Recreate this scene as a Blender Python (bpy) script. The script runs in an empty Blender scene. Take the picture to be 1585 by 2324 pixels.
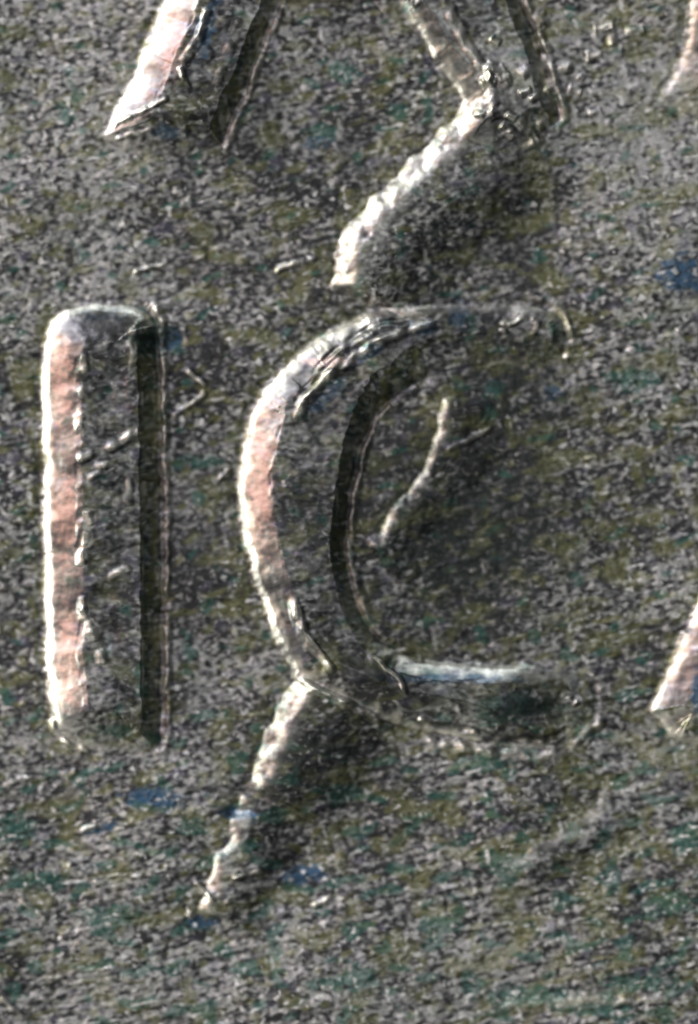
import bpy, math
import numpy as np
from mathutils import Vector

# ------------------------------------------------------------------ camera, lamps, exposure
# Coin units: 1585 units = the width of coin the frame covers = 2.0 mm; u to the right, v downwards.
MM = 0.001
U = 2.0 * MM / 1585.0
CU, CV = 792.5, 1162.0          # middle of the part of the coin in view, in coin units
COIN_T = 1.95 * MM              # thickness: the coin lies flat, its face this high above what it lies on
COIN_R = 10.6 * MM
sc = bpy.context.scene
WORLD = 0.05
LAMPS = [
    ("desk_lamp", 162, 13, .10, .17, .045, .17, (1.0, .98, .88)),        # long low lamp on the left: bright edges
    ("warm_fill", 169, 43, .10, .040, .05, .0140, (1.0, .58, .45)),      # small unseen light added above it for a pinkish sheen on the left walls
    ("cool_fill", 134, 42, .10, .06, .05, .026, (.84, .83, 1.0)),       # unseen cool light added at the upper left for a lavender sheen
    ("overhead_fill", 90, 90, .12, .05, .05, .0094, (.95, 1.0, .98)),         # unseen soft light added overhead to lift the field to grey
    ("head_fill", 88, 8, .12, .10, .025, .028, (.88, .95, 1.0)),        # unseen low cool fill added on the head side for edges facing up
    ("foot_fill", 250, 35, .12, .08, .06, .010, (1.0, 1.0, .86)),       # unseen faint fill added on the foot side to lift walls facing down
]

cam_d = bpy.data.cameras.new("camera")
cam = bpy.data.objects.new("camera", cam_d)
sc.collection.objects.link(cam)
cam_d.sensor_fit = 'HORIZONTAL'
cam_d.sensor_width = 36.0
CAM_DIST = 40 * MM
cam_d.lens = 36.0 * CAM_DIST / (2.0 * MM)
cam_d.clip_start = 1 * MM
cam_d.clip_end = 10.0
cam.location = (0.0, 0.0, COIN_T + CAM_DIST)
cam.rotation_euler = (0, 0, 0)
sc.camera = cam
cam_d.dof.use_dof = True         # macro lens focused a hair above the field
cam_d.dof.focus_distance = CAM_DIST - .09 * MM
cam_d.dof.aperture_fstop = 170

world = bpy.data.worlds.new("World")
sc.world = world
world.use_nodes = True
bg = world.node_tree.nodes["Background"]
bg.inputs['Color'].default_value = (.86, .95, 1.0, 1)
bg.inputs['Strength'].default_value = WORLD

def lamp(name, az, el, dist, w, h, power, color):
    """area lamp at azimuth az (0 = right, 90 = top of the picture), elevation el, aimed at the coin"""
    d = bpy.data.lights.new(name, 'AREA'); d.shape = 'RECTANGLE'
    d.size = w; d.size_y = h; d.energy = power; d.color = color
    o = bpy.data.objects.new(name, d); sc.collection.objects.link(o)
    a, e = math.radians(az), math.radians(el)
    v = Vector((math.cos(e) * math.cos(a), math.cos(e) * math.sin(a), math.sin(e)))
    o.location = v * dist + Vector((0, 0, COIN_T))
    o.rotation_euler = v.to_track_quat('Z', 'Y').to_euler()
    return o
for L_ in LAMPS: lamp(*L_)

sc.view_settings.view_transform = 'Standard'
sc.view_settings.look = 'None'
sc.view_settings.gamma = 1.0
sc.view_settings.exposure = 0.0

# ------------------------------------------------------------------ noise helpers
_rng = np.random.RandomState(7)
_TAB = _rng.rand(512, 512).astype(np.float32) * 2 * np.pi
_GX, _GY = np.cos(_TAB), np.sin(_TAB)

def noise(x, y, seed=0):
    """2-D gradient noise, about -0.7..0.7"""
    x = x + seed * 37.31; y = y + seed * 91.73
    xi = np.floor(x).astype(np.int32); yi = np.floor(y).astype(np.int32)
    fx = (x - xi).astype(np.float32); fy = (y - yi).astype(np.float32)
    a0 = xi & 511; a1 = (xi + 1) & 511; b0 = yi & 511; b1 = (yi + 1) & 511
    ux = fx * fx * fx * (fx * (fx * 6 - 15) + 10)
    uy = fy * fy * fy * (fy * (fy * 6 - 15) + 10)
    n00 = _GX[b0, a0] * fx + _GY[b0, a0] * fy
    n10 = _GX[b0, a1] * (fx - 1) + _GY[b0, a1] * fy
    n01 = _GX[b1, a0] * fx + _GY[b1, a0] * (fy - 1)
    n11 = _GX[b1, a1] * (fx - 1) + _GY[b1, a1] * (fy - 1)
    return (n00 * (1 - ux) + n10 * ux) * (1 - uy) + (n01 * (1 - ux) + n11 * ux) * uy

def sstep(a, b, x):
    t = np.clip((x - a) / (b - a), 0, 1)
    return t * t * (3 - 2 * t)


# ------------------------------------------------------------------ the grid of the coin's face
def axis(lo, hi, step, end_lo, end_hi):
    core = list(np.arange(lo, hi + step * .5, step))
    for sgn, end in ((1, end_hi), (-1, end_lo)):
        p = core[-1] if sgn > 0 else core[0]; d = step; ext = []
        while (p < end) if sgn > 0 else (p > end):
            d = min(d * 1.16, 22.0); p = p + sgn * d; ext.append(p)
        ext[-1] = end
        core = core + ext if sgn > 0 else ext[::-1] + core
    return np.array(core)

STEP = 2.15
ua = axis(-60, 1645, STEP, -1100, 2700)
va = axis(-60, 2384, STEP, -1250, 3500)
V0, U0 = np.meshgrid(va, ua, indexing='ij')
V0 = V0.astype(np.float32); U0 = U0.astype(np.float32)
# coordinates shaken a little, so that every struck edge is worn and uneven
UW = U0 + 6.0 * noise(U0 / 60, V0 / 60, 5) + 3.0 * noise(U0 / 28, V0 / 28, 1) + 1.2 * noise(U0 / 13, V0 / 13, 2)
VW = V0 + 6.0 * noise(U0 / 60, V0 / 60, 6) + 3.0 * noise(U0 / 28, V0 / 28, 3) + 1.2 * noise(U0 / 13, V0 / 13, 4)

H = np.zeros_like(U0)           # relief in coin units, + is up
PART = np.zeros(U0.shape, np.int32)
PARTS = [None]
smooth_mask = np.zeros_like(U0); shade_side = np.zeros_like(U0); shade_grime = np.zeros_like(U0)  # last mask holds painted shade as well as one real dark spot
wear_glint = np.zeros_like(U0); olive = np.zeros_like(U0); teal = np.zeros_like(U0); blue = np.zeros_like(U0); warm = np.zeros_like(U0)  # first mask holds painted glints on lit edges as well as worn metal

def spline(pts, n=6):
    P = np.array(pts, float)
    if len(P) == 2: return P
    Q = np.vstack([2 * P[0] - P[1], P, 2 * P[-1] - P[-2]])
    out = []
    for i in range(1, len(Q) - 2):
        p0, p1, p2, p3 = Q[i - 1], Q[i], Q[i + 1], Q[i + 2]
        for t in np.linspace(0, 1, n, endpoint=False):
            out.append(0.5 * (2 * p1 + (p2 - p0) * t + (2 * p0 - 5 * p1 + 4 * p2 - p3) * t * t + (3 * p1 - p0 - 3 * p2 + p3) * t ** 3))
    out.append(P[-1])
    return np.array(out)

class Field:
    """distance to a line: s signed distance (+ right of a downward line), a arc length, (qx, qy) vector from the line"""
    def __init__(self, pts, reach, n=6, closed=False, smooth=True):
        P = spline(pts, n) if smooth else np.array(pts, float)
        if closed: P = np.vstack([P, P[:1]])
        x0, y0 = P.min(0) - reach - 12; x1, y1 = P.max(0) + reach + 12
        i0, i1 = np.searchsorted(va, [y0, y1]); j0, j1 = np.searchsorted(ua, [x0, x1])
        self.sl = (slice(i0, i1), slice(j0, j1))
        X = UW[self.sl]; Y = VW[self.sl]
        best = np.full(X.shape, 1e12, np.float32); s = np.zeros_like(X); a = np.zeros_like(X); bx = np.zeros_like(X); by = np.zeros_like(X)
        ins = np.zeros(X.shape, bool)
        acc = 0.0
        for k in range(len(P) - 1):
            d = P[k + 1] - P[k]; L = math.hypot(*d)
            if L < 1e-6: continue
            if closed and P[k][1] != P[k + 1][1]:
                ins ^= ((P[k][1] > Y) != (P[k + 1][1] > Y)) & (X < (P[k + 1][0] - P[k][0]) * (Y - P[k][1]) / (P[k + 1][1] - P[k][1]) + P[k][0])
            d = d / L
            rx = X - P[k][0]; ry = Y - P[k][1]
            t = np.clip(rx * d[0] + ry * d[1], 0, L)
            qx = rx - t * d[0]; qy = ry - t * d[1]
            dd = qx * qx + qy * qy
            m = dd < best
            best = np.where(m, dd, best)
            sg = np.where(rx * d[1] - ry * d[0] >= 0, 1.0, -1.0)
            s = np.where(m, np.sqrt(dd) * sg, s)
            a = np.where(m, acc + t, a)
            bx = np.where(m, qx, bx); by = np.where(m, qy, by)
            acc += L
        self.d = np.sqrt(best)
        if closed: s = np.where(ins, self.d, -self.d)
        self.s = s; self.a = a; self.L = acc; self.ins = ins
        # outward direction of the nearest edge
        r = np.maximum(self.d, 1e-3); k = np.where(ins, -1, 1) if closed else 1
        self.nx = k * bx / r; self.ny = k * by / r
    def taper(self, e0, e1):
        t = np.ones_like(self.s)
        if e0: t = t * sstep(0, e0, self.a)
        if e1: t = t * sstep(0, e1, self.L - self.a)
        return t

def part(name, owner, label=None):
    PARTS.append((name, owner, label)); return len(PARTS) - 1
def claim(sl, m, pid):
    PART[sl] = np.where(m, pid, PART[sl])

HL = np.zeros_like(U0)          # raised letters (union)
def letter(pts, D, owner, wl=85, wr=42, wt=42, wb=45, moat=5, lip=11, fade=None, n=5, smooth=True, q=2.0, parts=True, lab=None):
    """a raised letter stroke with bevelled sides: wl/wr/wt/wb are the widths of the bevels facing left, right, up, down"""
    f = Field(pts, 45, n, True, smooth)
    sl = f.sl
    nx, ny = f.nx, f.ny
    w = (wl * np.maximum(-nx, 0) ** 2 + wr * np.maximum(nx, 0) ** 2 + wt * np.maximum(-ny, 0) ** 2 + wb * np.maximum(ny, 0) ** 2)
    w = np.maximum(w, 20)
    t = np.clip(f.s / w, 0, 1)
    Dm = D * (fade(U0[sl], V0[sl]) if fade else 1.0)
    h = Dm * (.11 * sstep(0, .24, t) + .89 * (1 - (1 - t) ** 1.12))
    HL[sl] = np.maximum(HL[sl], np.where(f.ins, h, 0))
    k = np.clip(.35 + .9 * np.maximum(nx, 0), 0, 1.1)
    H[sl] -= np.where(f.ins, 0, moat * k * (Dm / D) * sstep(0, 5, f.d) * (1 - sstep(6, 26, f.d)))
    if lip:
        b_ = np.exp(-((f.d - 15 - 6 * noise(U0[sl] / 40, V0[sl] / 40, 84)) / 9.0) ** 2) * np.where(f.ins, 0, 1) * sstep(.35, .8, nx) * (Dm / D) * np.clip(.75 + noise(U0[sl] / 50, V0[sl] / 50, 81) + .6 * noise(U0[sl] / 18, V0[sl] / 18, 82), .1, 1.2)
        H[sl] += lip * b_; wear_glint[sl] = np.maximum(wear_glint[sl], .8 * b_)  # lip's highlight is also painted into the colour
    wear_glint[sl] = np.maximum(wear_glint[sl], .9 * (Dm / D) * np.where(f.ins, sstep(-1, 6, f.s) * (1 - sstep(12, 34, f.s + 24 * noise(U0[sl] / 34, V0[sl] / 34, 83))), 0) * sstep(-.2, .35, np.maximum(-nx + .25 * ny, -.75 * ny - .3)))  # bright lit rim painted into the colour of left and upper edges
    olive[sl] = np.maximum(olive[sl], .8 * (Dm / D) * np.where(f.ins, 0, 1 - sstep(14, 55, f.d)) * sstep(.1, .6, -nx) * np.clip(.5 + 1.8 * noise(U0[sl] / 40, V0[sl] / 34, 71), 0, 1))  # yellow-green glow painted into the colour outside the left edges
    face = f.ins & (t >= .97)
    smooth_mask[sl] = np.maximum(smooth_mask[sl], np.where(f.ins, np.where(t < .97, 1.0 - .85 * sstep(.35, .8, ny) - .75 * sstep(.3, .8, nx), .5) * sstep(0, 14, f.s), 0) * (Dm / D))
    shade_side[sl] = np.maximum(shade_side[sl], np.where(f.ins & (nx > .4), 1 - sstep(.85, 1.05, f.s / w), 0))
    claim(sl, face, part('face', owner, lab))
    claim(sl, f.ins & (t < .97), part('side_wall', owner, None))
    return f

def crack(pts, D, w, L, e0=30, e1=30, name='die_crack', owner='coin_field', label=None, q=1.6, wear_glint_amt=.9):
    """raised die crack: steep bright left side, long soft fall to the right"""
    f = Field(pts, L + 10); tp = f.taper(e0, e1); A_, B_ = U0[f.sl], V0[f.sl]
    s = f.s + 15 * noise(A_ / 44, B_ / 44, 77) + 3 * noise(A_ / 16, B_ / 16, 78)
    u = np.clip(s / w, 0, 1)
    prof = D * (1 - (1 - u) ** q) * (1 - sstep(w * 1.6, L, s)) * (s > 0)
    H[f.sl] += prof * tp
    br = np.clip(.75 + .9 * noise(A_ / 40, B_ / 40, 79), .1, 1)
    wear_glint[f.sl] = np.maximum(wear_glint[f.sl], wear_glint_amt * tp * br * sstep(-2, 8, s) * (1 - sstep(w * .35, w * 1.5, s)))  # lit left side of the crack painted into the colour
    smooth_mask[f.sl] = np.maximum(smooth_mask[f.sl], .5 * tp * sstep(0, 8, s) * (1 - sstep(w * .8, w * 1.8, s)))
    shade_grime[f.sl] = np.maximum(shade_grime[f.sl], .45 * tp * sstep(w * 1.2, w * 2.4, s) * (1 - sstep(w * 2.4, L * 1.1, s)))  # shade on the right fall painted into the colour
    olive[f.sl] = np.maximum(olive[f.sl], .8 * tp * sstep(-55, -8, s) * (s < 2) * np.clip(.5 + 1.8 * noise(U0[f.sl] / 40, V0[f.sl] / 34, 71), 0, 1))  # same painted yellow-green glow, left of the crack
    claim(f.sl, (s > -2) & (s < w + 6) & (tp > .25), part(name, owner, label))

def ridge(pts, h, wl, wr, e0=15, e1=15, name=None, owner=None, label=None, wear_glint_amt=0.8):
    """scratch burr or flow line: h > 0 stands up, h < 0 is cut in"""
    f = Field(pts, max(wl, wr) + 12); s = f.s; tp = f.taper(e0, e1)
    prof = np.where(s < 0, np.clip(1 + s / wl, 0, 1), np.clip(1 - s / wr, 0, 1))
    prof = prof * prof * (3 - 2 * prof)
    br = np.clip(.7 + 1.2 * noise(U0[f.sl] / 30, V0[f.sl] / 30, 79), .1, 1.3)
    H[f.sl] += h * prof * tp * br
    if h > 0: wear_glint[f.sl] = np.maximum(wear_glint[f.sl], wear_glint_amt * tp * np.clip(br, 0, 1) * sstep(.25, .85, prof))
    if name: claim(f.sl, (prof > .12) & (tp > .25), part(name, owner, label))

def blob(arr, x, y, rx, ry, k=1.0, rot=0.0, soft=.45, nz=.35):
    r = max(rx, ry) * 1.9
    i0, i1 = np.searchsorted(va, [y - r, y + r]); j0, j1 = np.searchsorted(ua, [x - r, x + r])
    sl = (slice(i0, i1), slice(j0, j1))
    X = U0[sl] - x; Y = V0[sl] - y
    c, s_ = math.cos(rot), math.sin(rot)
    d = np.sqrt(((X * c + Y * s_) / rx) ** 2 + ((-X * s_ + Y * c) / ry) ** 2)
    d = d + nz * noise(U0[sl] / 26, V0[sl] / 20, 11) * 2 + (.25 * noise(U0[sl] / 10, V0[sl] / 9, 12) * 2 if arr is not None else 0)
    m = 1 - sstep(1 - soft, 1 + soft * .6, d)
    if arr is not None: arr[sl] = np.maximum(arr[sl], m * k)
    return sl, m

# ------------------------------------------------------------------ raised letters
# I
def i_fade(X, Y): return 1 - .6 * sstep(1610, 1700, Y)
letter([(352, 735), (330, 706), (290, 692), (240, 688), (190, 691), (140, 710), (106, 755), (94, 830), (95, 960), (97, 1090), (99, 1215), (101, 1340), (102, 1440),
        (105, 1550), (118, 1636), (146, 1680), (200, 1704), (280, 1710), (345, 1700), (362, 1660), (362, 1550), (362, 1400), (361, 1250), (359, 1100), (356, 960), (355, 820)],
       43, 'letter_i', wl=92, wr=42, wt=85, wb=95, moat=5, lip=13, fade=i_fade, lab='dark streaky top of the letter I')
# C
def c_fade(X, Y): return 1 - .62 * sstep(850, 1060, X) * (1 - sstep(1000, 1300, Y)) - .5 * np.exp(-((X - 815) ** 2 + (Y - 1390) ** 2) / 110 ** 2) - .82 * sstep(1100, 1330, X) * sstep(1300, 1400, Y)
letter([(1276, 800), (1284, 750), (1262, 708), (1200, 690), (1100, 688), (1009, 688), (925, 694), (851, 703), (778, 735), (699, 780), (643, 838), (592, 893), (568, 950), (552, 1011), (540, 1085),
        (541, 1147), (553, 1225), (576, 1312), (598, 1380), (621, 1442), (649, 1504), (680, 1545), (730, 1575), (806, 1610), (880, 1640), (953, 1658), (1026, 1672), (1122, 1690), (1234, 1704), (1298, 1680), (1345, 1634),
        (1350, 1575), (1316, 1532), (1246, 1512), (1122, 1506), (998, 1500), (905, 1482), (855, 1448), (815, 1395), (790, 1320), (779, 1250), (782, 1180), (792, 1113), (804, 1045), (828, 978), (866, 921), (910, 888), (960, 858), (1020, 836), (1110, 826), (1200, 838)],
       40, 'letter_c', wl=80, wr=28, wt=46, wb=85, moat=5, lip=12, fade=c_fade, n=3, lab='dark curved top of the letter C')
# A above: two legs and the bar
LA = 'letter_a'
letter([(820, -1010), (600, -500), (392, -60), (362, 30), (322, 116), (297, 181), (251, 271), (234, 306), (281, 342), (340, 354), (430, 348), (500, 322), (528, 251), (570, 150), (606, 60), (650, -60), (760, -330), (900, -700)], 40, LA, wl=84, wr=25, wb=90, fade=lambda X, Y: 1 - .55 * sstep(230, 350, Y), smooth=False, lab='grey top of the pointed leg of the A')
letter([(760, -1010), (740, -700), (830, -300), (893, -60), (920, 26), (982, 129), (1029, 191), (1048, 228), (1040, 268), (1062, 318), (1120, 338), (1200, 318), (1268, 268), (1266, 243), (1240, 176), (1214, 88), (1178, 0), (1158, -60), (1050, -450), (880, -1010)], 26, LA, wl=46, wr=30, wb=70, fade=lambda X, Y: 1 - .6 * sstep(200, 320, Y), smooth=False, lab='smooth grey top of the wide leg of the A')
letter([(590, -190), (560, -4), (700, 2), (930, -2), (870, -190)], 38, LA, wl=60, wr=40, wb=40, smooth=False, lab='bar of the A')
# A on the right of the C, cut by the frame, and the stem of the letter above it
letter([(1990, 700), (1800, 930), (1660, 1170), (1612, 1290), (1576, 1381), (1540, 1462), (1512, 1533), (1484, 1588), (1472, 1612), (1496, 1636), (1540, 1684), (1640, 1690), (1690, 1660), (1730, 1540), (1820, 1300), (2060, 800)], 26, 'letter_a_2', wl=80, wr=46, n=4)
letter([(1960, 700), (2020, 1000), (2180, 1400), (2270, 1690), (2480, 1690), (2400, 1400), (2240, 950), (2120, 700)], 40, 'letter_a_2', wl=60, wr=40, smooth=False)
letter([(1570, -700), (1575, -300), (1570, -60), (1564, 40), (1552, 110), (1522, 180), (1500, 225), (1560, 262), (1700, 262), (1800, 225), (1790, -60), (1790, -700)], 24, 'letter_t', wl=80, wr=46, wb=110, smooth=False, fade=lambda X, Y: 1 - .6 * sstep(60, 230, Y))
H += HL
# worn marks on the letter tops
OW = {'I': 'letter_i', 'C': 'letter_c'}
for pts, h in (([(176, 1046), (214, 1026), (262, 1008), (326, 974)], 9), ([(200, 1062), (250, 1050), (300, 1034)], 7), ([(190, 1086), (214, 1078), (236, 1066)], 10),
               ([(238, 1314), (272, 1298), (302, 1284)], 9), ([(188, 798), (192, 830), (196, 852)], 8), ([(186, 872), (190, 890), (188, 908)], 7), ([(290, 1070), (292, 1110), (288, 1150)], 6), ([(300, 740), (302, 800), (298, 850)], 5)):
    ridge(pts, h * .6, 16, 18, 14, 14, 'scratch', 'letter_i', wear_glint_amt=.9)
for x, y in ((178, 956), (203, 1174), (196, 1222), (184, 1265), (190, 1372), (203, 1424), (190, 1392), (230, 1490), (214, 1440)):
    ridge([(x - 3, y - 20), (x + 2, y + 20)], 4, 15, 15, 8, 8, 'nick', 'letter_i', wear_glint_amt=.8); blob(wear_glint, x, y, 13, 24, 1, 0, .7)
for x, y, rx, ry, d in ((250, 900, 30, 40, 6), (240, 1350, 40, 18, 7), (250, 1440, 36, 30, 5), (270, 1200, 26, 30, 4), (262, 980, 40, 14, 6)):
    sl, m = blob(None, x, y, rx, ry, 1, 0, .95, .12); H[sl] -= d * m
ridge([(990, 728), (930, 741), (851, 779), (784, 820), (728, 865), (688, 912), (668, 960)], 11, 15, 26, 20, 30, 'edge_line', 'letter_c', 'thin bright line along the upper shoulder of the C')
ridge([(1004, 714), (925, 724), (840, 743), (761, 797), (705, 850)], -7, 11, 11, 20, 25)
ridge([(660, 1340), (676, 1390), (692, 1440), (722, 1481), (764, 1530)], 9, 22, 16, 60, 15, 'edge_line', 'letter_c', 'pale line along the lower shoulder of the C', wear_glint_amt=1)
ridge([(664, 1525), (716, 1562), (806, 1606), (874, 1628)], 10, 22, 18, 10, 25, 'edge_line', 'letter_c', 'pale broken lower edge of the C', wear_glint_amt=1)
ridge([(945, 1630), (990, 1637), (1030, 1644)], 9, 9, 12, 8, 10, 'scratch', 'letter_c', wear_glint_amt=1)
ridge([(842, 1487), (870, 1512), (908, 1545), (920, 1580)], 5, 8, 12, 10, 10, 'scratch', 'letter_c', wear_glint_amt=.6)
ridge([(1290, 1578), (1300, 1600), (1314, 1590)], 8, 10, 12, 5, 5, 'nick', 'letter_c')
ridge([(1148, 738), (1185, 724), (1215, 726)], 6, 9, 10, 10, 10, 'scratch', 'letter_c')
blob(smooth_mask, 1000, 1575, 95, 34, .9); blob(smooth_mask, 830, 1520, 62, 36, .9, .6)
# A legs
ridge([(470, 20), (453, 75), (430, 118), (410, 148)], 9, 12, 18, 10, 8, 'edge_line', LA); ridge([(408, 150), (416, 176), (430, 206)], 8, 8, 10, 5, 5, 'nick', LA)
ridge([(548, 40), (520, 110), (486, 200)], 4, 16, 18, 15, 20, 'edge_line', LA, wear_glint_amt=.4)
ridge([(258, 286), (310, 260), (382, 220)], 7, 8, 12, 8, 12, 'scratch', LA, wear_glint_amt=.9); ridge([(264, 314), (320, 300), (366, 290)], 6, 7, 8, 8, 12, 'scratch', LA, wear_glint_amt=.7)
ridge([(1006, -20), (1022, 31), (1052, 92), (1078, 134), (1100, 175), (1118, 235)], 4.5, 18, 22, 0, 20, 'edge_line', LA, 'pale line along the wide leg of the A')
blob(smooth_mask, 1010, 95, 130, 46, .9, 1.05); blob(smooth_mask, 480, 130, 150, 40, .75, -1.1)
ridge([(1200, 668), (1262, 690), (1292, 740), (1282, 800)], 7, 18, 14, 20, 20, 'edge_line', 'letter_c', 'pale worn tip of the upper arm of the C', wear_glint_amt=.35)
ridge([(1362, 1600), (1348, 1650), (1296, 1694), (1232, 1716), (1130, 1706), (1020, 1692), (930, 1672)], 7, 26, 24, 40, 70, 'edge_line', 'letter_c', 'pale worn rim round the lower tip of the C', wear_glint_amt=.6)
ridge([(1300, 1652), (1218, 1682), (1122, 1670), (1054, 1655), (940, 1638)], -8, 12, 12, 40, 30, 'edge_groove', 'letter_c', 'dark line under the lower arm of the C')
f = Field([(1300, 1652), (1218, 1682), (1122, 1670), (1054, 1655), (940, 1638)], 40)
shade_grime[f.sl] = np.maximum(shade_grime[f.sl], .85 * f.taper(40, 40) * (1 - sstep(6, 15, np.abs(f.s))))  # shade in the groove painted into the colour
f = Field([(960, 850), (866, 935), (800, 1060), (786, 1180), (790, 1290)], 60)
shade_grime[f.sl] = np.maximum(shade_grime[f.sl], .5 * f.taper(60, 60) * (1 - sstep(20, 55, np.abs(f.s))))  # shade along the inner side of the C painted into the colour
blob(smooth_mask, 1120, 1595, 200, 46, .7, .08)
blob(smooth_mask, 1090, 420, 90, 60, .5); blob(smooth_mask, 1090, 300, 78, 36, .85)
for x, y, a, k in ((1104, 178, -.5, 11), (1135, 160, -.5, 9), (1125, 90, .6, 7), (1150, 292, .6, 9), (1160, 265, .5, 9), (1215, 222, -.5, 9), (1192, 208, -.4, 9), (1120, 260, 1.1, 8), (1085, 258, .3, 8)):
    ridge([(x - 15 * math.cos(a), y - 15 * math.sin(a)), (x + 17 * math.cos(a), y + 17 * math.sin(a))], k * 1.2, 13, 15, 6, 6, 'nick', LA, wear_glint_amt=1)
RF = np.random.RandomState(11)
for k in range(16):             # hammered facets at the foot of the wide leg
    x, y, a = RF.uniform(1085, 1255), RF.uniform(150, 325), RF.choice([-.5, .6, 1.2]) + RF.uniform(-.3, .3)
    ridge([(x - 16 * math.cos(a), y - 16 * math.sin(a)), (x + 16 * math.cos(a), y + 16 * math.sin(a))], RF.uniform(5, 9), 21, 22, 8, 8, 'nick', LA, wear_glint_amt=.75)
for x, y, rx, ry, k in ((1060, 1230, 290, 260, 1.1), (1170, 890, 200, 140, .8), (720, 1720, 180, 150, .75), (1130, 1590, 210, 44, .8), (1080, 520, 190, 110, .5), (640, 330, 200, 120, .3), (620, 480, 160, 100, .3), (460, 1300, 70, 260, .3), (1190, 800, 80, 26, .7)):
    blob(shade_grime, x, y, rx, ry, k, .1, 1.0, .25)  # broad shade inside the C and beside the cracks, painted into the colour
ridge([(1140, 742), (1152, 722), (1180, 712), (1208, 722), (1216, 742), (1200, 762), (1172, 768), (1150, 760), (1142, 744)], 3.5, 14, 16, 2, 2, 'edge_line', 'letter_c', 'small bright ring on the upper tip of the C', wear_glint_amt=.45)
# ------------------------------------------------------------------ field: die cracks, scratches, pits
FC = 'coin_field'
crack([(1180, 150), (1110, 200), (1050, 246), (1013, 279), (936, 362), (848, 445), (780, 518), (763, 560), (757, 605), (738, 665)], 30, 62, 300, 190, 40, label='bright die crack running from the leg of the A to the top of the C')
crack([(672, 1525), (646, 1578), (621, 1628), (598, 1684), (570, 1757), (548, 1795)], 25, 52, 270, 15, 40, label='bright die crack running down from the C')
crack([(546, 1790), (532, 1850), (514, 1904), (489, 1946), (474, 1998), (440, 2075)], 14, 34, 170, 25, 25, label='fainter broken end of the lower die crack', wear_glint_amt=.5)
crack([(1000, 892), (994, 950), (981, 1017), (947, 1085), (908, 1141), (857, 1205), (826, 1230)], 11, 22, 160, 25, 20, 'flow_line', label='slanting bright line in the opening of the C', wear_glint_amt=.9)
crack([(1420, 1770), (1345, 1832), (1262, 1890), (1180, 1936), (1080, 1980)], 5, 26, 110, 110, 150, 'flow_line', label='long faint arc below the C', wear_glint_amt=.32)
for pts, h, w in (([(296, 618), (345, 606), (392, 590)], 8, 8), ([(402, 594), (440, 588), (474, 582)], 6, 8), ([(622, 616), (665, 600), (718, 584)], 8, 8),
                  ([(418, 838), (445, 860), (474, 882)], 7, 8), ([(474, 884), (440, 912), (388, 948)], 8, 8), ([(1120, 972), (1060, 1000), (1005, 1026)], 5, 8),
                  ([(0, 1782), (60, 1770), (150, 1756), (182, 1748)], 6, 8), ([(0, 1335), (50, 1330), (92, 1322)], 5, 8), ([(170, 1888), (230, 1872), (262, 1854)], 6, 9),
                  ([(30, 2030), (70, 2060), (112, 2092)], 6, 9), ([(150, 1960), (200, 1990), (250, 2010)], 5, 9), ([(490, 1092), (515, 1076), (536, 1066)], 5, 7),
                  ([(1400, 795), (1480, 765), (1540, 745)], -5, 14), ([(1100, 2292), (1300, 2278), (1585, 2256)], 4, 18), ([(0, 2262), (30, 2290), (60, 2318)], 6, 10),
                  ([(520, 1998), (555, 1986), (598, 1976)], 9, 10), ([(436, 2000), (462, 2022), (490, 2049)], 9, 8), ([(440, 2066), (430, 2084)], 9, 13), ([(705, 2054), (735, 2046), (762, 2034)], 8, 10),
                  ([(1250, 157), (1275, 152), (1304, 152)], 11, 14), ([(1310, 172), (1325, 182)], 7, 10), ([(1240, 96), (1248, 122)], 8, 10), ([(1346, 66), (1396, 60)], 10, 13), ([(1384, 62), (1392, 104)], 9, 12), ([(1420, 72), (1464, 66)], 8, 11), ([(1222, 24), (1238, 66)], 10, 13), ([(1330, 130), (1370, 122)], 7, 11), ([(1290, 200), (1320, 210)], 8, 12), ([(1335, 260), (1370, 250)], 6, 12)):
    ridge(pts, h, w * 1.3, w * 1.5, 14 if len(pts) > 2 else 4, 14 if len(pts) > 2 else 4, 'scratch', FC, wear_glint_amt=.85 if h > 6 else .45)
R_ = np.random.RandomState(5)
for k in range(70):             # fine horizontal hairlines, mostly in the lower half
    x = R_.uniform(-50, 1640); y = R_.uniform(900, 2380) if k < 52 else R_.uniform(0, 900)
    if HL[np.searchsorted(va, y), np.searchsorted(ua, x)] > 1: continue
    L = R_.uniform(40, 190); a = R_.uniform(-.16, .04) if k % 6 else R_.uniform(-.9, .9)
    ridge([(x - L / 2 * math.cos(a), y - L / 2 * math.sin(a)), (x, y + R_.uniform(-4, 4)), (x + L / 2 * math.cos(a), y + L / 2 * math.sin(a))], R_.choice([-1, 1]) * R_.uniform(1.5, 3.6), 5, 7, L * .3, L * .3, wear_glint_amt=.25)
def pit(x, y, rx, ry, d, rot=0, label=None):
    sl, m = blob(None, x, y, rx, ry, 1, rot, .8, .12); H[sl] -= d * m
    claim(sl, m > .3, part('pit', FC, label))
ridge([(112, 1625), (128, 1664), (160, 1692), (215, 1708)], 8, 12, 12, 15, 20, 'edge_line', 'letter_i', 'pale curved foot of the I', wear_glint_amt=.9)
blob(shade_grime, 260, 1200, 60, 430, .38, 0, .9)  # top of the I darkened in the colour
pit(362, 775, 52, 36, 9, .1, 'dark greenish pit at the top corner of the I')
pit(690, 1946, 60, 22, 8, -.1); pit(1460, 2005, 34, 18, 5); pit(540, 1842, 34, 14, 9)
def stain(arr, x, y, rx, ry, k=1, rot=0, label=None):
    sl, m = blob(arr, x, y, rx, ry, k, rot)
    if label: claim(sl, (m > .3) & (PART[sl] == 0), part('tarnish_spot', FC, label))
stain(blue, 1550, 622, 62, 40, 1, 0, 'large blue tarnish spot on the open field')
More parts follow.
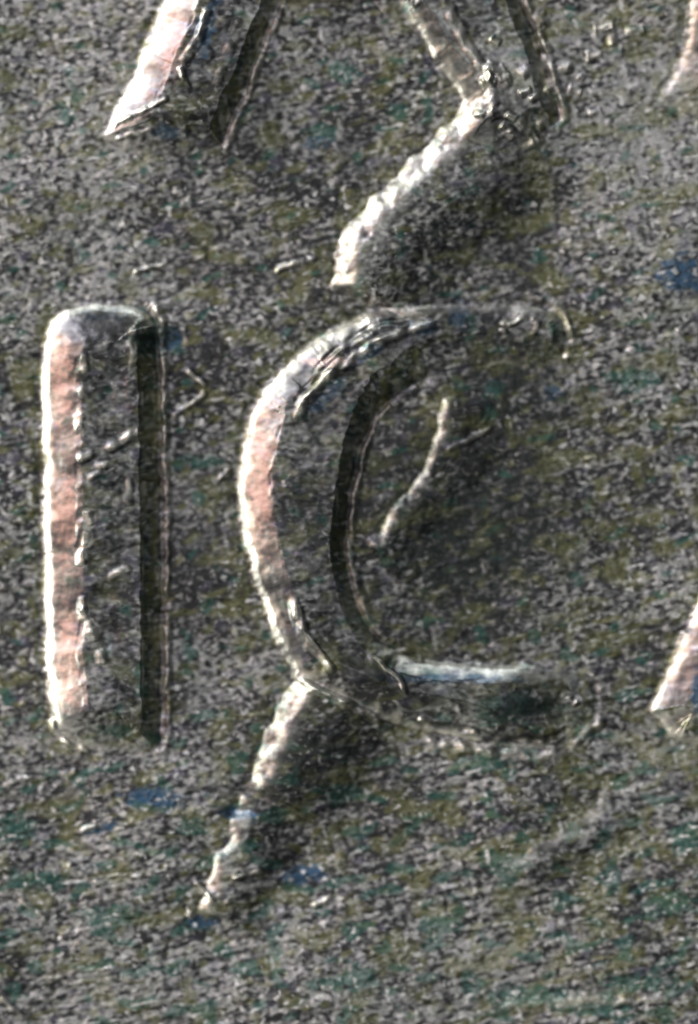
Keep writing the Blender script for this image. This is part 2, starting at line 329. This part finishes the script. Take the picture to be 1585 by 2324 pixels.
stain(blue, 350, 1812, 66, 24, 1, .1, 'dark blue tarnish spot below the I')
stain(blue, 390, 772, 24, 28, .8); stain(teal, 352, 772, 52, 38, 1); stain(shade_grime, 360, 776, 50, 36, 1)
stain(blue, 540, 1846, 38, 15, .9); stain(blue, 690, 1984, 46, 22, .9, -.1, 'blue tarnish spot near the end of the lower crack'); stain(blue, 458, 2092, 36, 15, .8)
stain(blue, 1030, 1540, 150, 11, .45); stain(blue, 1040, 715, 26, 34, .7); stain(blue, 960, 745, 30, 18, .7); stain(blue, 830, 806, 46, 14, .7, -.6)
stain(blue, 1255, 890, 26, 18, .6); stain(blue, 1582, 1570, 14, 46, .8); stain(blue, 232, 1880, 40, 12, .8, -.35)
stain(blue, 470, 60, 22, 70, .6, .3); stain(blue, 378, 300, 36, 18, .6); stain(blue, 718, 322, 32, 18, .6); stain(blue, 240, 712, 60, 16, .4); stain(blue, 740, 900, 60, 18, .4, -.7)
for x, y, rx, ry in ((150, 255, 22, 26), (780, 165, 36, 28), (730, 300, 40, 20), (610, 350, 18, 14), (905, 250, 26, 22), (460, 1045, 42, 18), (455, 1130, 20, 16), (1440, 860, 66, 26), (1120, 885, 28, 20),
                     (1180, 1600, 70, 34), (1100, 1610, 26, 26), (100, 2000, 60, 22), (250, 2080, 70, 26), (560, 1920, 36, 16), (600, 1700, 22, 14), (1100, 1730, 50, 24), (1560, 1900, 40, 40), (1520, 2050, 60, 30),
                     (1200, 2260, 110, 24), (1350, 2290, 80, 18), (800, 2230, 70, 24), (1150, 1960, 60, 26), (40, 1880, 40, 40), (560, 2200, 40, 20), (1000, 2100, 50, 22), (350, 550, 24, 12), (770, 1800, 60, 22), (1450, 2230, 90, 22), (260, 1660, 40, 16), (430, 1880, 36, 18)):
    stain(teal, x, y, rx, ry, .9)
for x, y, rx, ry, k, rot in ((830, 1525, 78, 30, .75, .6), (1000, 1580, 90, 24, .7, .05), (650, 1560, 1, 1, 0, 0), (705, 1110, 52, 150, .7, 0), (820, 880, 60, 40, .55, -.6), (1100, 770, 90, 60, .7, 0), (1130, 1600, 170, 34, .45, .1), (250, 716, 80, 22, .9, 0), (1070, 1180, 130, 150, .35, .3), (1090, 760, 80, 50, .5, .1), (700, 1680, 50, 40, .4, 0), (1180, 1672, 130, 10, .8, .1), (250, 930, 40, 40, .6, 0), (250, 1352, 50, 16, .6, -.1)):
    blob(shade_grime, x, y, rx, ry, k, rot, .9)  # shaded and darkly reflecting spots on the letters, painted into the colour
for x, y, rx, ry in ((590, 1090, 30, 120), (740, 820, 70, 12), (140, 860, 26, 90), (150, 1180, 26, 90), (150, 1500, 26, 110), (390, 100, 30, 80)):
    blob(warm, x, y, rx, ry, 1)  # pinkish sheen of the left walls painted into the colour

# ------------------------------------------------------------------ worn metal: undulation, grain, flecks
c, s_ = math.cos(-.2), math.sin(-.2)
RU = U0 * c + V0 * s_; RV = -U0 * s_ + V0 * c
low = np.clip(sstep(1100, 2100, V0), 0, 1)
rough = 1 - .9 * np.clip(smooth_mask, 0, 1)
top_face = sstep(35.5, 39, HL) * (1 - shade_side)
H += top_face * np.clip(smooth_mask, 0, .6) * (7 * noise(RU / 46, RV / 34, 35) + 3 * noise(RU / 22, RV / 18, 36))
H += 16 * noise(U0 / 380, V0 / 330, 21) + 5.5 * noise(RU / 170, RV / 120, 22) + 2.4 * noise(RU / 80, RV / 52, 23)
H += rough * ((.35 + .9 * low) * 1.3 * noise(RU / 120, RV / 15, 24) + low * 1.2 * noise(RU / 200, RV / 34, 25))
patch = .75 + .8 * noise(U0 / 150, V0 / 130, 34)
H += rough * (1.5 * noise(RU / 27, RV / 19, 31) + 1.0 * noise(RU / 15, RV / 11, 32) * (.6 + .6 * patch) + .5 * noise(RU / 10, RV / 8, 33))
broad_shade = np.zeros_like(U0)  # broad light and shade of the field, painted into the tone
for x, y, r, k in ((40, 250, 380, .13), (1520, 440, 300, .15), (1430, 90, 200, .1), (900, 2290, 420, .08), (200, 2260, 300, .08), (20, 1250, 120, .06), (1060, 1220, 260, -.2), (660, 430, 240, -.1), (1180, 560, 200, -.1), (760, 1780, 200, -.15), (1180, 880, 180, -.14), (470, 1250, 200, -.07), (450, 850, 130, -.06), (1400, 1350, 200, .04)):
    broad_shade += k * np.exp(-((U0 - x) ** 2 + (V0 - y) ** 2) / r ** 2)
broad_shade -= .10 * sstep(22, 34, HL) * (1 - .5 * smooth_mask)
spk = 1 - .8 * np.clip(smooth_mask, 0, 1)
streak = (.25 + .75 * np.maximum(low, sstep(900, 1500, U0) * sstep(500, 900, V0))) * .5 * noise(RU / 170, RV / 14, 47)
tone = np.clip(.43 + streak + 2.1 * broad_shade + spk * (.45 + .75 * patch) * (.8 * noise(RU / 23, RV / 16, 44) + .9 * noise(RU / 14, RV / 10, 45)) + .5 * noise(U0 / 200, V0 / 170, 46) + .4 * noise(RU / 60, RV / 38, 49) + .12 * smooth_mask, 0, 1)
fleck = sstep(.26, .5, noise(RU / 22, RV / 16, 41)) * np.clip(patch + .2, .25, 1.3) + .8 * sstep(.3, .55, noise(RU / 14, RV / 11, 42))
fleck *= (1 - .85 * smooth_mask) * np.clip(.75 + 2.2 * broad_shade + .7 * noise(U0 / 90, V0 / 70, 48), .12, 1)
dark = sstep(.2, .48, noise(RU / 20, RV / 14, 43)) * (1 - .6 * smooth_mask)
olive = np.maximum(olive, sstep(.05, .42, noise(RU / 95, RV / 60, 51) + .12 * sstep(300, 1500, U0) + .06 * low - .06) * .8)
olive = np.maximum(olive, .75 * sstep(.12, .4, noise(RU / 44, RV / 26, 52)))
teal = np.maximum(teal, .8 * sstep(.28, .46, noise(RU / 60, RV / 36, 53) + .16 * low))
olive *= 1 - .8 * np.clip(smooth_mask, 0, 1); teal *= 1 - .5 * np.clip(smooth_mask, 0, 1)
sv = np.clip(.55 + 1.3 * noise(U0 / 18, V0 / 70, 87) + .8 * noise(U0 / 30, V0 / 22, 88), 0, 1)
olive = np.maximum(olive, .9 * shade_side * sv); teal = np.maximum(teal, .35 * shade_side * (1 - sv)); wear_glint = np.maximum(wear_glint, .55 * shade_side * sstep(.25, .45, noise(U0 / 13, V0 / 60, 89)))  # shade tints and pale streaks painted on the right-facing walls
violet = .8 * sstep(.24, .5, noise(RU / 55, RV / 34, 54))
# flatten towards the border of the worked patch, where the plain part of the coin takes over
edge = np.minimum(np.minimum(U0 - ua[0], ua[-1] - U0), np.minimum(V0 - va[0], va[-1] - V0))
H *= sstep(0, 160, edge)

# ------------------------------------------------------------------ vertices and normals
NV, NU = H.shape
co = np.empty((NV, NU, 3), np.float32)
co[..., 0] = (U0 - CU) * U
co[..., 1] = -(V0 - CV) * U
co[..., 2] = COIN_T + H * U
dHv, dHu = np.gradient(H, va, ua)
nor = np.stack([-dHu, dHv, np.ones_like(H)], -1).astype(np.float32)
nor /= np.linalg.norm(nor, axis=-1, keepdims=True)
co = co.reshape(-1, 3); nor = nor.reshape(-1, 3)
ATTR = {'wear_glint': np.clip(wear_glint, 0, 1) * np.clip(.72 + 1.1 * noise(U0 / 60, V0 / 60, 61) + 1.0 * noise(U0 / 23, V0 / 23, 62), 0, 1), 'fleck': np.clip(fleck, 0, 1), 'dark': dark, 'shade_grime': np.clip(shade_grime, 0, 1) * np.clip(.8 + 1.0 * noise(RU / 34, RV / 24, 85) + .6 * noise(RU / 15, RV / 11, 86), 0, 1), 'tone': tone,
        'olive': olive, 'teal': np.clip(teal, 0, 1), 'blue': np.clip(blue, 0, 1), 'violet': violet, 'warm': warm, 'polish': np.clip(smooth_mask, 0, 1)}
ATTR = {k: v.reshape(-1).astype(np.float32) for k, v in ATTR.items()}

# ------------------------------------------------------------------ worn, tarnished coin metal
def coin_metal():
    m = bpy.data.materials.new("worn_coin_metal"); m.use_nodes = True
    nt = m.node_tree; N = nt.nodes; L = nt.links
    b = N["Principled BSDF"]
    tc = N.new("ShaderNodeTexCoord")
    def nz(scale, detail, lo, hi):
        t = N.new("ShaderNodeTexNoise"); t.inputs['Scale'].default_value = scale; t.inputs['Detail'].default_value = detail
        L.new(tc.outputs['Object'], t.inputs['Vector'])
        r = N.new("ShaderNodeMapRange"); r.inputs['From Min'].default_value = lo; r.inputs['From Max'].default_value = hi
        L.new(t.outputs['Fac'], r.inputs['Value']); return r.outputs['Result']
    def mix(a, col, fac, k=1.0):
        mx = N.new("ShaderNodeMix"); mx.data_type = 'RGBA'
        L.new(a, mx.inputs['A']); mx.inputs['B'].default_value = (*col, 1)
        mu = N.new("ShaderNodeMath"); mu.operation = 'MULTIPLY'; mu.inputs[1].default_value = k
        L.new(fac, mu.inputs[0]); L.new(mu.outputs[0], mx.inputs['Factor'])
        return mx.outputs['Result']
    def att(n):
        a = N.new("ShaderNodeAttribute"); a.attribute_name = n; return a.outputs['Fac']
    rp = N.new("ShaderNodeValToRGB")
    rp.color_ramp.elements[0].position = .1; rp.color_ramp.elements[0].color = (.07, .07, .075, 1)
    rp.color_ramp.elements[1].position = .9; rp.color_ramp.elements[1].color = (.58, .58, .57, 1)
    e = rp.color_ramp.elements.new(.5); e.color = (.25, .25, .25, 1)
    L.new(att('tone'), rp.inputs['Fac'])
    c = rp.outputs['Color']
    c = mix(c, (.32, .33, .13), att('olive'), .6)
    c = mix(c, (.28, .26, .40), att('violet'), .32)
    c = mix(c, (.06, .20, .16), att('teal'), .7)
    c = mix(c, (.07, .16, .28), att('blue'), .9)
    c = mix(c, (.04, .04, .04), att('dark'), .8)
    c = mix(c, (.98, .98, .95), att('fleck'), .95)
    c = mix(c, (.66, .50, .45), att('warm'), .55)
    c = mix(c, (.92, .90, .80), att('wear_glint'), .9)
    c = mix(c, (.035, .045, .042), att('shade_grime'), .85)
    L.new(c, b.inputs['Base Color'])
    b.inputs['Metallic'].default_value = .85
    ro = N.new("ShaderNodeMapRange"); ro.inputs['To Min'].default_value = .48; ro.inputs['To Max'].default_value = .32
    L.new(att('polish'), ro.inputs['Value']); L.new(ro.outputs['Result'], b.inputs['Roughness'])
    bp = N.new("ShaderNodeBump"); bp.inputs['Strength'].default_value = .12; bp.inputs['Distance'].default_value = 4e-6
    L.new(nz(90000, 2, 0, 1), bp.inputs['Height']); L.new(bp.outputs[0], b.inputs['Normal'])
    return m
METAL_MAT = coin_metal()

def grid_mesh(name, mask):
    """mesh of the grid cells in mask; neighbours share the same border points, so the coin's skin stays closed"""
    ii, jj = np.nonzero(mask)
    a = ii * NU + jj
    quads = np.stack([a, a + NU, a + NU + 1, a + 1], 1)
    used, inv = np.unique(quads, return_inverse=True)
    inv = inv.reshape(-1).astype(np.int32)
    me = bpy.data.meshes.new(name)
    me.vertices.add(len(used)); me.vertices.foreach_set('co', co[used].ravel())
    me.loops.add(len(inv)); me.loops.foreach_set('vertex_index', inv)
    n = len(quads)
    me.polygons.add(n); me.polygons.foreach_set('loop_start', np.arange(0, 4 * n, 4, dtype=np.int32))
    me.update(calc_edges=True)
    me.polygons.foreach_set('use_smooth', np.ones(n, bool))
    for k, v in ATTR.items():
        at = me.attributes.new(k, 'FLOAT', 'POINT'); at.data.foreach_set('value', v[used])
    me.normals_split_custom_set_from_vertices(nor[used])
    me.materials.append(METAL_MAT)
    return me

def link(name, me, parent, label=None):
    o = bpy.data.objects.new(name, me); sc.collection.objects.link(o)
    o.parent = parent
    if label: o['label'] = label
    return o

coin = bpy.data.objects.new("coin", None)
sc.collection.objects.link(coin)
coin.empty_display_size = .002
coin['label'] = "worn dark grey metal coin with raised letters A, I and C joined by bright cracks"
coin['category'] = "coin"

cell = PART[:-1, :-1]
field = link("coin_field", grid_mesh("coin_field", cell == 0), coin, "flat speckled grey field round the raised letters")
owners = {'coin_field': field}
LETTERS = {
    'letter_i': "raised letter I with a rounded top and one pinkish bright side",
    'letter_c': "large raised letter C with a pinkish bright back and worn right ends",
    'letter_a': "raised letter A, only its two legs and bar showing",
    'letter_a_2': "leg of another raised letter, ending in a pointed pale foot beside the C",
    'letter_t': "soft worn stem of a letter right of the A",
}
first = {}
groups = {}
for pid, rec in enumerate(PARTS):
    if rec is None: continue
    m = cell == pid
    if m.sum() < 12: continue
    nm, own, lab = rec
    if own in LETTERS and own not in owners:     # the letter itself is the mesh of its first top
        owners[own] = link('raised_letter', grid_mesh('raised_letter', m), coin, LETTERS[own])
        continue
    link(nm, grid_mesh(nm, m), owners[own], lab)

# the plain rest of the coin: outer field, raised rim, edge and underside, stitched to the border of the worked patch
def coin_body():
    rim = [(i, 0) for i in range(NV)] + [(NV - 1, j) for j in range(1, NU)] + [(i, NU - 1) for i in range(NV - 2, -1, -1)] + [(0, j) for j in range(NU - 2, 0, -1)]
    n = len(rim)
    P = co[np.array([i * NU + j for i, j in rim])].astype(float)
    cx, cy = 0.0, 2.2 * MM                       # centre of the coin
    ang = np.arctan2(P[:, 1], P[:, 0])
    dx, dy = np.cos(ang), np.sin(ang)
    def on_circle(r):
        bq = dx * -cx + dy * -cy; cq = cx * cx + cy * cy - r * r
        t = -bq + np.sqrt(bq * bq - cq)
        return np.stack([dx * t, dy * t], 1)
    def ring(xy, z): return np.column_stack([xy, np.full(n, z)])
    rings = [P]
    inner = on_circle(COIN_R * .93)
    for k in (.2, .45, .75): rings.append(ring(P[:, :2] * (1 - k) + inner * k, COIN_T))
    rings += [ring(inner, COIN_T), ring(on_circle(COIN_R * .945), COIN_T + .09 * MM), ring(on_circle(COIN_R * .985), COIN_T + .09 * MM), ring(on_circle(COIN_R), COIN_T + .03 * MM),
              ring(on_circle(COIN_R), .06 * MM), ring(on_circle(COIN_R * .985), 0.0)]
    V = np.vstack(rings); F = []
    for k in range(len(rings) - 1):
        for t in range(n):
            t2 = (t + 1) % n
            F.append((k * n + t, (k + 1) * n + t, (k + 1) * n + t2, k * n + t2))
    F.append(tuple((len(rings) - 1) * n + t for t in range(n - 1, -1, -1)))
    me = bpy.data.meshes.new("coin_body"); me.from_pydata(V.tolist(), [], F); me.materials.append(METAL_MAT)
    for k, v in (('tone', .36), ('olive', .3)):
        at = me.attributes.new(k, 'FLOAT', 'POINT'); at.data.foreach_set('value', np.full(len(V), v, np.float32))
    return link("coin_rim", me, coin, "plain outer field, raised rim and edge of the coin")
coin_body()
